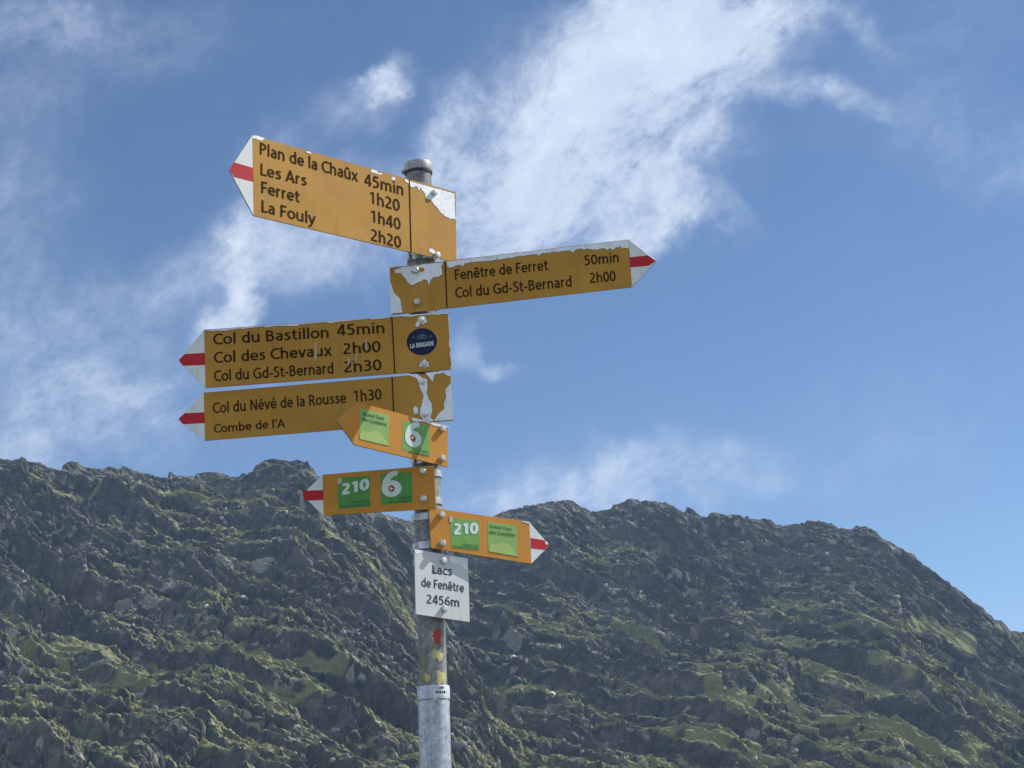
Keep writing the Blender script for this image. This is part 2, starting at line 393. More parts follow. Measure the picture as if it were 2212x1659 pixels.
Pa = AA + jit; Pe = EA + jit2
for pts, w in strips:
    a_, e_ = px_to_ae(pts); w_ = w / FOC
    for i in range(len(a_) - 1):
        ax, ay, bx_, by_ = a_[i], e_[i], a_[i + 1], e_[i + 1]
        sel = (AA[0] > min(ax, bx_) - 6 * w_) & (AA[0] < max(ax, bx_) + 6 * w_)
        if not sel.any(): continue
        c0, c1 = np.flatnonzero(sel)[[0, -1]]; sl_ = slice(c0, c1 + 1)
        pa, pe = Pa[:, sl_], Pe[:, sl_]
        t = np.clip(((pa - ax) * (bx_ - ax) + (pe - ay) * (by_ - ay)) / ((bx_ - ax) ** 2 + (by_ - ay) ** 2), 0, 1)
        d = np.hypot(pa - ax - t * (bx_ - ax), pe - ay - t * (by_ - ay))
        grass[:, sl_] = np.maximum(grass[:, sl_], 1 - sm(d, .55 * w_, 1.5 * w_))
rough_amp = (1 - .8 * grass)
h1, t1 = facets(Sw / 9.0, Tw / 2.6, 200, 1.0); h2, t2 = facets(Sw / 3.8 + 4, Tw / 1.15, 210, 1.1); h3, t3 = facets((S1 + .4 * wx) / 1.6, (T1 + .4 * wy) / .52, 220, 1.1)
D += 1.1 * h1 * rough_amp + .60 * h2 * rough_amp + .40 * h3 * rough_amp
D += .45 * fbm(Sw / 6, Tw / 1.6, 230, 4, .6, True) * rough_amp
fade = .45 + .55 * sm(1 - TT, 0.0, .08)
fade = np.where(TT > 1, .45 + .3 * back, fade) * sm(TT, 0, .05)
D = D * fade
ny, nz = -.60, .80
Y2 = Y + ny * D; Z2 = Z + nz * D; X2 = X + .25 * D * np.sign(1)
# foot of the face: an apron of turf that runs down under the basin floor
na = 26; wa = (1 - np.linspace(0, 1, na)) ** 1.3
Y2[:na] -= 75 * wa[:, None]; X2[:na] = AA[:na] * Y2[:na]; Z2[:na] = Z2[:na] * (1 - wa[:, None]) - 36 * wa[:, None]
# keep the crest as the outline: nothing on the face may rise above it by more than a hand
EM = np.where(TT <= 1.02, (Z2 - EYE[2]) / Y2, -1)
for _ in range(4):
    EM = np.where(TT <= 1.02, (Z2 - EYE[2]) / Y2, -1); dE = E_r - EM.max(0)
    dS = np.convolve(np.pad(dE, 60, mode='edge'), _k, 'valid')
    Z2 = Z2 + Y2 * np.where(TT > 1, 1 - sm(back, 0, .5), 1) * (dS[None] * sm(TT, .60, 1.0) + (dE - dS)[None] * sm(TT, .975, 1.0))
over = ((Z2 - EYE[2]) / Y2 > E_r[None]) & (TT < 1.1)
Z2 = np.where(over, EYE[2] + E_r[None] * Y2, Z2)
# slope of the finished surface, smoothed a little, decides where turf can hold
gy1 = np.gradient(Z2, axis=0); gy2 = np.gradient(Y2, axis=0)
k = 5
cs = np.cumsum(np.pad(gy1, ((k, k + 1), (0, 0)), mode='edge'), 0); g1 = (cs[2 * k + 1:] - cs[:-2 * k - 1])[:AA.shape[0]]
cs = np.cumsum(np.pad(gy2, ((k, k + 1), (0, 0)), mode='edge'), 0); g2 = (cs[2 * k + 1:] - cs[:-2 * k - 1])[:AA.shape[0]]
flat = np.abs(g2) / (np.hypot(g1, g2) + 1e-6)
turf = (1 - .8 * sm(TT, .85, .97)) * sm(flat + .16 * fbm(xs / 14, qs / 8, 300, 4) + .10 * lowgrass, .81, 1.04) * (.35 + .65 * sm(fbm(xs / 40, qs / 40, 310, 3) + .6 * lowgrass, -.35, .45))
grass = np.clip(np.maximum(grass * (.75 + .35 * fbm(xs / 3, qs / 3, 320, 3)), .8 * turf), 0, 1)
tint = np.clip(.25 * t1 + .35 * t2 + .4 * t3 + .10 * fbm(xs / 20, qs / 12, 340, 3), 0, 1)
pale = ((t2 > .975) & (fbm(xs / 30, qs / 30, 330, 2) > -.1)) | (t3 > .965)
tint = np.where(pale, .95, tint * .88)

def grid_mesh(name, X, Y, Z, mat, attrs={}):
    nr, nc = X.shape
    me = bpy.data.meshes.new(name)
    co = np.stack([X, Y, Z], -1).astype(np.float32).reshape(-1, 3)
    idx = np.arange(nr * nc, dtype=np.int32).reshape(nr, nc)
    q = np.stack([idx[:-1, :-1], idx[:-1, 1:], idx[1:, 1:], idx[1:, :-1]], -1).reshape(-1, 4)
    me.vertices.add(len(co)); me.vertices.foreach_set('co', co.ravel())
    me.loops.add(q.size); me.loops.foreach_set('vertex_index', q.ravel())
    me.polygons.add(len(q)); me.polygons.foreach_set('loop_start', np.arange(0, q.size, 4, dtype=np.int32))
    for k_, v in attrs.items():
        at = me.attributes.new(k_, 'FLOAT', 'POINT'); at.data.foreach_set('value', v.astype(np.float32).ravel())
    me.materials.append(mat); me.update(calc_edges=True)
    me.polygons.foreach_set('use_smooth', np.zeros(len(q), bool))
    o = bpy.data.objects.new(name, me); COL.objects.link(o); return o

def mountain_mat():
    m = Mat('alpine rock and turf', .95)
    m.b.inputs['Specular IOR Level'].default_value = .25
    ga = m.n('ShaderNodeAttribute', attribute_name='grass').outputs['Fac']
    ta = m.n('ShaderNodeAttribute', attribute_name='tint').outputs['Fac']
    rock = m.ramp(ta, [(.1, (.027, .027, .027)), (.45, (.068, .067, .058)), (.72, (.145, .14, .112)), (.90, (.21, .205, .17)), (.98, (.34, .33, .29))])
    rust = m.ramp(m.noise(.035, 4, .6), [(.52, (0, 0, 0)), (.72, (1, 1, 1))])
    rock = m.mix(m.math('MULTIPLY', rust, .35), rock, (.15, .115, .09))
    lich = m.ramp(m.noise(.35, 5, .65), [(.44, (0, 0, 0)), (.66, (1, 1, 1))])
    rock = m.mix(m.math('MULTIPLY', lich, .42), rock, (.105, .115, .065))
    rock = m.mix(1.0, rock, m.ramp(m.noise(1.6, 4, .7), [(.3, (.62, .62, .62)), (.7, (1.25, 1.25, 1.25))]), 'MULTIPLY')
    gr = m.ramp(m.noise(.10, 5, .65), [(.3, (.14, .150, .06)), (.5, (.20, .21, .09)), (.7, (.27, .25, .13))])
    gr = m.mix(1.0, gr, m.ramp(m.noise(1.3, 4, .7), [(.3, (.65, .65, .65)), (.7, (1.25, 1.25, 1.25))]), 'MULTIPLY')
    f = m.math('ADD', ga, m.math('MULTIPLY', m.math('SUBTRACT', m.noise(.9, 6, .8), .5), 1.35))
    f = m.ramp(f, [(.34, (0, 0, 0)), (.60, (1, 1, 1))])
    # sunlit rims painted into the rock colour, with lichen tones; steep faces stay dark
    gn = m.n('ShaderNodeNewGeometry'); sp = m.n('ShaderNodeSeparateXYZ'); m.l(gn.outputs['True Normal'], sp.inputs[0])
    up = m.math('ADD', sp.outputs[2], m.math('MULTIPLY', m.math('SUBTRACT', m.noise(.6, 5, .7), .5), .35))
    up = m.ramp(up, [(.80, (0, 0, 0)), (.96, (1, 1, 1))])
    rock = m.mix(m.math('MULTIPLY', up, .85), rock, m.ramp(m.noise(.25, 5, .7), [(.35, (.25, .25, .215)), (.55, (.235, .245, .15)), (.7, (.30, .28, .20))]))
    m.color(m.mix(f, rock, gr)); m.bump(m.noise(2.2, 6, .75), .7, .4)
    return m.m
MOUNT = mountain_mat()
mountain = grid_mesh('mountain', X2, Y2, Z2, MOUNT, {'grass': grass, 'tint': tint})
tag(mountain, 'dark craggy mountain face with grassy ledges and jagged ridge', kind='structure')

# the ground the post stands on: a grassy knoll that falls away to a basin and runs to the horizon
def ground_mat():
    m = Mat('alpine turf ground', .95)
    c = m.ramp(m.noise(.6, 8, .65), [(.3, (.07, .08, .03)), (.5, (.12, .125, .05)), (.7, (.20, .18, .11))])
    c = m.mix(m.ramp(m.noise(.05, 5, .6), [(.5, (0, 0, 0)), (.65, (1, 1, 1))]), c, (.20, .19, .17))
    m.color(c); m.bump(m.noise(3, 8, .7), .8, .1); return m.m
ra = np.concatenate([[0], np.geomspace(.4, 1500, 130)]); th = np.linspace(0, 2 * np.pi, 181)
RR, TH = np.meshgrid(ra, th)
GX, GY = RR * np.cos(TH), RR * np.sin(TH) + 2.5
GZ = -26 * sm(RR, 9, 190) + .05 * fbm(GX / 1.5, GY / 1.5, 400, 3) * sm(RR, .8, 3) + 1.2 * fbm(GX / 18, GY / 18, 410, 4) * sm(RR, 8, 60) + 16 * fbm(GX / 300, GY / 300, 420, 4) * sm(RR, 150, 500) * (1 - sm(GY, 60, 200) * sm(-np.abs(GX), -900, -500))
GZ[:, 0] = 0
grid_mesh('ground', GX[:, ::-1], GY[:, ::-1], GZ[:, ::-1], ground_mat())['kind'] = 'structure'

# loose stones lying on the ledges: far too many and small to count
def stone_mat():
    m = Mat('pale loose stone', .9); ta = m.n('ShaderNodeAttribute', attribute_name='tint').outputs['Fac']
    m.color(m.ramp(ta, [(0, (.10, .10, .09)), (.6, (.20, .195, .17)), (.93, (.33, .32, .29)), (1, (.58, .57, .54))])); return m.m
phi = (1 + 5 ** .5) / 2
ico = np.array([(-1,phi,0),(1,phi,0),(-1,-phi,0),(1,-phi,0),(0,-1,phi),(0,1,phi),(0,-1,-phi),(0,1,-phi),(phi,0,-1),(phi,0,1),(-phi,0,-1),(-phi,0,1)]) / 1.9
icf = np.array([(0,11,5),(0,5,1),(0,1,7),(0,7,10),(0,10,11),(1,5,9),(5,11,4),(11,10,2),(10,7,6),(7,1,8),(3,9,4),(3,4,2),(3,2,6),(3,6,8),(3,8,9),(4,9,5),(2,4,11),(6,2,10),(8,6,7),(9,8,1)])
NS = 5200
rI = (rng.random(NS) ** 1.25 * (NT - 60)).astype(int) + 10; cI = rng.integers(62, 62 + len(fine) - 4, NS)
dens = vnoise(xs[rI, cI] / 12, qs[rI, cI] / 12, 500)
keep = dens + .5 * rng.random(NS) > .12; rI, cI = rI[keep], cI[keep]; n_ = len(rI)
size = .16 + .55 * rng.random(n_) ** 4 + .12 * rng.random(n_)
size[:30] = rng.uniform(.45, .75, 30)
P = np.stack([X2[rI, cI], Y2[rI, cI], Z2[rI, cI]], -1)
V = ico[None] * (1 + .35 * (rng.random((n_, 12, 1)) - .5)) * size[:, None, None] * rng.uniform(.55, 1.5, (n_, 1, 3))
V = V + P[:, None]
F = (icf[None] + (np.arange(n_) * 12)[:, None, None]).reshape(-1, 3)
me = bpy.data.meshes.new('loose_stones')
me.vertices.add(n_ * 12); me.vertices.foreach_set('co', V.astype(np.float32).ravel())
me.loops.add(F.size); me.loops.foreach_set('vertex_index', F.astype(np.int32).ravel())
me.polygons.add(len(F)); me.polygons.foreach_set('loop_start', np.arange(0, F.size, 3, dtype=np.int32))
tn = rng.random(n_) ** 1.2 * .92; tn[rng.random(n_) > .96] = 1
at = me.attributes.new('tint', 'FLOAT', 'POINT'); at.data.foreach_set('value', np.repeat(tn, 12).astype(np.float32))
me.materials.append(stone_mat()); me.update(calc_edges=True)
me.polygons.foreach_set('use_smooth', np.zeros(len(F), bool))
st = bpy.data.objects.new('loose_stones', me); COL.objects.link(st)
tag(st, 'pale loose stones scattered over the mountain face', 'stones', 'stuff')

# ---------------------------------------------------------------- the post
A0 = np.array([-0.20292, 3.59223, 1.6]); AX = np.array([0.008073, -0.007357, 1.0])
def axis(z): return A0 + AX * (z - 1.6)
post = empty('signpost', tuple(axis(0)), 'grey galvanised tube post with flat cap carrying all the trail signs', 'post')
def ring(z, r, n=48, ang0=0, ang1=2 * math.pi, closed=True):
    c = axis(z); m = n if closed else n + 1
    return [c + np.array([r * math.cos(ang0 + (ang1 - ang0) * i / n), r * math.sin(ang0 + (ang1 - ang0) * i / n), 0]) for i in range(m)]
def lathe(name, prof, mat, parent, n=48, smooth=True, cap=True):
    V = []; F = []
    for z, r in prof: V += ring(z, r, n)
    for k in range(len(prof) - 1):
        for i in range(n):
            F.append((k * n + i, k * n + (i + 1) % n, (k + 1) * n + (i + 1) % n, (k + 1) * n + i))
    if cap:
        F.append(tuple(range(n))[::-1]); F.append(tuple(range((len(prof) - 1) * n, len(prof) * n)))
    o = link_mesh(name, V, F, mat, parent, smooth)
    o.data.set_sharp_from_angle(angle=R(35))
    return o
def z_at(py):
    zs = np.linspace(0.5, 3.6, 3000); P = np.array([axis(z) - np.array([0, .03, 0]) for z in zs]) - EYE
    y = 829.5 - FOC * (P @ UP) / (P @ FWD); return float(np.interp(-py, -y, zs))
ztop = z_at(342.5); zring = z_at(362); zsl = z_at(1480)
lathe('tube', [(-.3, .0298), (zring + .004, .0298)], TUBE, post)
lathe('cap', [(zring, .0318), (zring + .002, .0326), (ztop - .004, .0326), (ztop - .001, .0315), (ztop, .029)], CAPM, post)
lathe('shadow_ring', [(zring - .006, .0305), (zring - .005, .0322), (zring - .0005, .0322), (zring, .0312)], DARKM, post)  # shadow line under the cap, modelled as a dark ring
lathe('sleeve', [(-.3, .0335), (zsl - .030, .0335), (zsl - .029, .0325)], SLEEVE, post)
lathe('sleeve_collar', [(zsl - .0285, .0330), (zsl - .028, .0350), (zsl - .002, .0350), (zsl, .0342), (zsl + .0003, .0302)], SLEEVE, post)
def bolt_prof(center, n, u, v, r, h, mat, parent, name='bolt', hexa=True, dome=True):
    V = []; F = []; k = 6 if hexa else 20
    prof = [(0, r * 1.02), (h * .19, r * 1.02), (h * .2, r), (h * .8, r), (h, r * .78), (h * 1.06, r * .3)]
    for hh, rr in prof:
        kk = 24
        for i in range(kk):
            a = 2 * math.pi * i / kk
            q = rr
            if hexa and rr <= r and hh <= h * .8 and hh > h * .19:
                am = (a % (math.pi / 3)) - math.pi / 6; q = rr * .93 / math.cos(am)
            V.append(center + n * hh + (u * math.cos(a) + v * math.sin(a)) * q)
    for j in range(len(prof) - 1):
        for i in range(24): F.append((j * 24 + i, j * 24 + (i + 1) % 24, (j + 1) * 24 + (i + 1) % 24, (j + 1) * 24 + i))
    F.append(tuple(range(5 * 24, 6 * 24)))
    o = link_mesh(name, V, F, mat, parent, True); o.data.set_sharp_from_angle(angle=R(30)); return o
b_c = axis(zring + .001) + np.array([-.0322, -.006, 0])
bolt_prof(b_c, np.array([-1., -.15, 0]), np.array([0, 1., 0]), np.array([0, 0, 1.]), .0052, .006, CAPM, post, 'cap_screw')

def cyl_hit(px, py, r):
    d = ray(px, py); t0 = EYE - A0
    dp = d - AX * (d @ AX) / (AX @ AX); tp = t0 - AX * (t0 @ AX) / (AX @ AX)
    a = dp @ dp; b = 2 * dp @ tp; c = tp @ tp - r * r
    disc = max(b * b - 4 * a * c, 0); t = (-b - math.sqrt(disc)) / (2 * a)
    return EYE + d * t
z5 = lambda x, y: (855.8 + x / 3.27, 1152 + y / 3.27)
def scrap(name, pts, mat, r, parent=post, label=None):
    """thin torn sticker wrapped round the tube"""
    P2 = [z5(*p) for p in pts]; cx = sum(p[0] for p in P2) / len(P2); cy = sum(p[1] for p in P2) / len(P2)
    V = [cyl_hit(cx, cy, r)]; n = len(P2)
    for s in (.5, 1.0): V += [cyl_hit(cx + (x - cx) * s, cy + (y - cy) * s, r) for x, y in P2]
    F = []
    for i in range(n):
        j = (i + 1) % n; F.append((0, 1 + j, 1 + i)); F.append((1 + i, 1 + j, 1 + n + j, 1 + n + i))
    o = link_mesh(name, V, F, mat, parent)
    if label: o['label'] = label
    return o
scrap('torn_sticker', [(265,690),(300,672),(320,690),(318,720),(310,745),(318,778),(290,782),(268,760),(245,735),(262,715)], FADED, .0303, label='torn red sticker')
scrap('torn_sticker', [(240,715),(262,700),(268,735),(262,762),(246,745)], PINK, .0301, label='pale torn sticker edge')
scrap('torn_sticker', [(255,800),(320,805),(332,850),(325,890),(305,905),(285,880),(262,890),(250,850),(262,830)], CREAM, .0303, label='yellow torn sticker')
scrap('torn_sticker', [(250,795),(295,793),(298,803),(262,812),(252,835),(247,820)], OLIVE, .0305)
scrap('torn_sticker', [(188,890),(205,875),(200,930),(210,985),(245,1010),(248,1025),(215,1030),(200,1060),(180,1045),(178,1000),(190,975)], OLIVE, .0303)
scrap('torn_sticker', [(200,985),(235,1000),(246,1018),(225,1050),(205,1045)], CREAM, .0305)
scrap('torn_sticker', [(278,975),(300,965),(320,985),(345,975),(352,1010),(345,1068),(300,1070),(280,1050),(290,1010)], CREAM, .0303, label='cream torn sticker')
scrap('torn_sticker', [(262,1085),(358,1082),(362,1170),(262,1180)], MINTWHITE, .0353, label='whitish label on the collar')
scrap('torn_sticker', [(305,1083),(334,1081),(337,1094),(318,1098),(308,1094)], FADED, .0355, label='small red mark on the collar label')
def scrap_text():
    for i, (x0, x1) in enumerate(((278, 290), (293, 303), (307, 318), (324, 333), (337, 349))):
        scrap('printed_mark', [(x0, 1112), (x1, 1114), (x1, 1130), (x0, 1128)], NAVY, .0355)
scrap_text()

# ---------------------------------------------------------------- signs
PL = {  # centre (camera at origin), normal, u (to the right along the board)
 1: ([-0.3136, 3.4197, 1.3947], [0.65784, -0.75307, -0.01152], [0.7531, 0.6579, -0.0018]),
 2: ([0.0058, 3.5063, 1.234], [-0.16965, -0.98549, -0.00481], [0.98547, -0.16968, 0.00785]),
 3: ([-0.4044, 3.5418, 1.0988], [0.00169, -1.0, -0.00018], [0.99975, 0.00168, 0.0221]),
 4: ([-0.4062, 3.5474, 0.9705], [-0.02045, -0.99979, -0.00051], [0.99944, -0.02046, 0.02638]),
 5: ([-0.241, 3.4999, 0.8844], [0.59918, -0.80017, 0.02665], [0.79727, 0.59331, -0.11113]),
 6: ([-0.3003, 3.5541, 0.7763], [-0.09332, -0.99564, -0.0006], [0.99564, -0.09332, -0.00099]),
 7: ([-0.085, 3.6029, 0.6764], [0.49751, -0.86533, 0.06073], [0.86654, 0.49256, -0.08052]),
 8: ([-0.1711, 3.556, 0.5627], [0.56365, -0.82398, 0.05791], [0.82555, 0.5596, -0.07288])}
F1 = lambda x, y: (482.8 + x / 4.2, 274.3 + y / 4.2)
F2 = lambda x, y: (822.9 + x / 3.6, 471.8 + y / 3.6)
F3 = lambda x, y: (373 + x / 3.476, 658.3 + y / 3.476)
F4 = lambda x, y: (647.4 + x / 3.953, 844.8 + y / 3.953)
F5 = z5


# ---- humanist signage alphabet drawn as pen strokes, capital height 1
def arc(cx, cy, rx, ry, a0, a1, n=22):
    return [(cx + rx * math.cos(R(a0 + (a1 - a0) * i / n)), cy + ry * math.sin(R(a0 + (a1 - a0) * i / n))) for i in range(n + 1)]
def cat(*p, n=8):
    p = [(2 * p[0][0] - p[1][0], 2 * p[0][1] - p[1][1])] + list(p) + [(2 * p[-1][0] - p[-2][0], 2 * p[-1][1] - p[-2][1])]
    o = []
    for i in range(1, len(p) - 2):
        for k in range(n):
            t = k / n
            o.append(tuple(.5 * (2 * p[i][j] + (p[i+1][j] - p[i-1][j]) * t + (2 * p[i-1][j] - 5 * p[i][j] + 4 * p[i+1][j] - p[i+2][j]) * t * t + (3 * p[i][j] - p[i-1][j] - 3 * p[i+1][j] + p[i+2][j]) * t ** 3) for j in (0, 1)))
    return o + [p[-2]]
arch = lambda x0, x1, y1=0: [(x0, .40)] + arch_(x0, x1) + [(x1, y1)]
arch_ = lambda x0, x1: arc((x0 + x1) / 2, .44, (x1 - x0) / 2, .215, 175, 0)
EB = [cat((.50,.13),(.40,.085),(.30,.075),(.14,.18),(.095,.365),(.15,.57),(.30,.655),(.44,.58),(.495,.42),(.497,.37)), [(.09,.36),(.56,.36)]]
GL = {
 'a': (.55, [cat((.11,.60),(.18,.645),(.27,.655),(.38,.61),(.42,.50),(.42,.40)) + [(.42,0)], cat((.42,.41),(.28,.405),(.14,.34),(.115,.22),(.16,.11),(.25,.075),(.36,.11),(.42,.19))]),
 'b': (.64, [[(.13,0),(.13,1.04)], arc(.31,.365,.205,.29,150,-150)]),
 'c': (.49, [arc(.32,.365,.225,.29,50,310)]),
 'd': (.64, [[(.51,0),(.51,1.04)], arc(.33,.365,.205,.29,30,330)]),
 'e': (.59, EB), 'é': (.59, EB + [[(.25,.82),(.40,1.0)]]), 'ê': (.59, EB + [[(.15,.80),(.31,.98)], [(.29,.98),(.45,.80)]]),
 'h': (.64, [[(.13,0),(.13,1.04)], arch(.13,.50)]), 'n': (.64, [[(.13,0),(.13,.73)], arch(.13,.50)]),
 'm': (.96, [[(.13,0),(.13,.73)], arch(.13,.475), arch(.475,.82)]),
 'r': (.42, [[(.13,0),(.13,.73)], [(.13,.40)] + arc(.34,.42,.21,.235,175,85)]),
 'u': (.64, [[(.50,.73),(.50,0)], [(.12,.73)] + arc(.31,.285,.19,.21,180,355)]),
 'û': (.64, [[(.50,.73),(.50,0)], [(.12,.73)] + arc(.31,.285,.19,.21,180,355), [(.15,.80),(.31,.98)], [(.29,.98),(.45,.80)]]),
 's': (.49, [cat((.41,.615),(.34,.645),(.25,.655),(.15,.61),(.135,.51),(.23,.41),(.34,.34),(.385,.22),(.33,.11),(.22,.075),(.13,.09),(.07,.12))]),
 't': (.43, [cat((.19,.93),(.19,.60),(.19,.25),(.21,.13),(.29,.075),(.40,.09)), [(.03,.66),(.40,.66)]]),
 'l': (.27, [[(.135,0),(.135,1.04)]]), 'i': (.27, [[(.135,0),(.135,.73)], [(.135,.86),(.135,1.0)]]),
 'o': (.62, [arc(.31,.365,.225,.29,0,360,36)]),
 'v': (.55, [[(.055,.73),(.295,0)], [(.495,.73),(.255,0)]]), 'x': (.56, [[(.07,0),(.49,.73)], [(.07,.73),(.49,0)]]),
 'y': (.55, [[(.055,.73),(.29,.04)], cat((.495,.73),(.38,.38),(.27,.04),(.20,-.14),(.12,-.20),(.03,-.20))]),
 'A': (.69, [[(.06,0),(.36,1)], [(.63,0),(.33,1)], [(.16,.29),(.53,.29)]]),
 'B': (.66, [[(.14,0),(.14,1)], [(.14,.925),(.30,.925)] + arc(.30,.73,.18,.195,88,-90), [(.14,.53),(.32,.53)] + arc(.32,.30,.21,.225,88,-90) + [(.14,.075)]]),
 'C': (.66, [arc(.44,.5,.34,.43,52,308,30)]),
 'F': (.54, [[(.14,0),(.14,1)], [(.14,.925),(.51,.925)], [(.14,.51),(.47,.51)]]),
 'G': (.76, [arc(.45,.5,.35,.43,52,325,30), [(.66,.06),(.66,.53)], [(.44,.48),(.72,.48)]]),
 'L': (.51, [[(.14,0),(.14,1)], [(.14,.075),(.50,.075)]]),
 'N': (.76, [[(.14,0),(.14,1)], [(.62,0),(.62,1)], [(.13,1),(.63,0)]]),
 'P': (.61, [[(.14,0),(.14,1)], [(.14,.925),(.29,.925)] + arc(.30,.70,.20,.225,88,-90) + [(.14,.475)]]),
 'R': (.65, [[(.14,0),(.14,1)], [(.14,.925),(.29,.925)] + arc(.30,.715,.19,.21,88,-90) + [(.14,.505)], [(.33,.50),(.58,0)]]),
 'S': (.56, [cat((.47,.87),(.38,.915),(.28,.925),(.16,.86),(.13,.74),(.20,.62),(.33,.51),(.44,.40),(.46,.25),(.38,.11),(.25,.075),(.15,.09),(.06,.13))]),
 'D': (.74, [[(.14,0),(.14,1)], [(.14,.925),(.25,.925)] + arc(.27,.5,.35,.425,88,-90) + [(.14,.075)]]),
 'E': (.55, [[(.14,0),(.14,1)], [(.14,.925),(.50,.925)], [(.14,.51),(.47,.51)], [(.14,.075),(.51,.075)]]),
 'T': (.56, [[(.28,0),(.28,.9)], [(.03,.925),(.53,.925)]]), 'g': (.64, [arc(.33,.365,.205,.29,30,330), cat((.51,.73),(.51,.3),(.50,-.05),(.42,-.19),(.30,-.22),(.14,-.19))]), 'p': (.64, [[(.13,-.27),(.13,.73)], arc(.31,.365,.205,.29,150,-150)]),
 '9': (.60, [cat((.11,.09),(.20,.075),(.33,.16),(.45,.38),(.49,.66)), arc(.295,.685,.19,.24,0,360,30)]),
 'I': (.28, [[(.14,0),(.14,1)]]), '-': (.36, [[(.04,.36),(.32,.36)]]), "'": (.24, [[(.12,1.0),(.12,.72)]]), ' ': (.28, []),
 '0': (.60, [arc(.30,.5,.205,.43,0,360,36)]), '1': (.60, [[(.35,0),(.35,1)], [(.36,.96),(.13,.80)]]),
 '2': (.60, [cat((.10,.87),(.17,.91),(.26,.925),(.40,.86),(.44,.70),(.38,.52),(.24,.33),(.10,.13)), [(.07,.075),(.53,.075)]]),
 '3': (.60, [cat((.11,.89),(.19,.92),(.28,.925),(.41,.86),(.44,.73),(.38,.59),(.27,.535),(.17,.535)), cat((.27,.525),(.41,.47),(.475,.31),(.41,.13),(.26,.075),(.16,.085),(.08,.115))]),
 '4': (.60, [[(.41,0),(.41,1)], [(.39,1),(.07,.28)], [(.04,.26),(.56,.26)]]),
 '5': (.60, [[(.14,.925),(.49,.925)], [(.16,.93),(.15,.52)], cat((.10,.57),(.17,.595),(.26,.60),(.41,.52),(.46,.34),(.41,.15),(.26,.075),(.16,.085),(.08,.115))]),
 '6': (.60, [cat((.49,.91),(.40,.925),(.27,.84),(.15,.62),(.11,.34)), arc(.305,.315,.19,.24,0,360,30)]),
}
def strokes(body, w):
    """flat ribbons for a line of text; every stroke lies a hair above the one before so that none coincide"""
    V = []; F = []; x = 0; k = 0; h = w / 2
    for ch in body:
        adv, st = GL[ch]
        for pl in st:
            p = np.array(pl, float); p[:, 0] += x
            keep = [0]
            for i in range(1, len(p)):
                if np.hypot(*(p[i] - p[keep[-1]])) > 1e-3: keep.append(i)
            closed = np.hypot(*(p[0] - p[-1])) < 1e-3
            p = p[keep]; t = np.gradient(p, axis=0)
            if closed: t[0] = t[-1] = p[1] - p[-2]
            t /= np.hypot(t[:, 0], t[:, 1])[:, None] + 1e-9; n = np.stack([-t[:, 1], t[:, 0]], 1) * h
            b = len(V); z = (k % 7) * .00003; k += 1
            for a, c in zip(p, n): V += [(a[0] + c[0], a[1] + c[1], z), (a[0] - c[0], a[1] - c[1], z)]
            for i in range(len(p) - 1): F.append((b + 2 * i, b + 2 * i + 1, b + 2 * i + 3, b + 2 * i + 2))
        x += adv
    return np.array(V), F

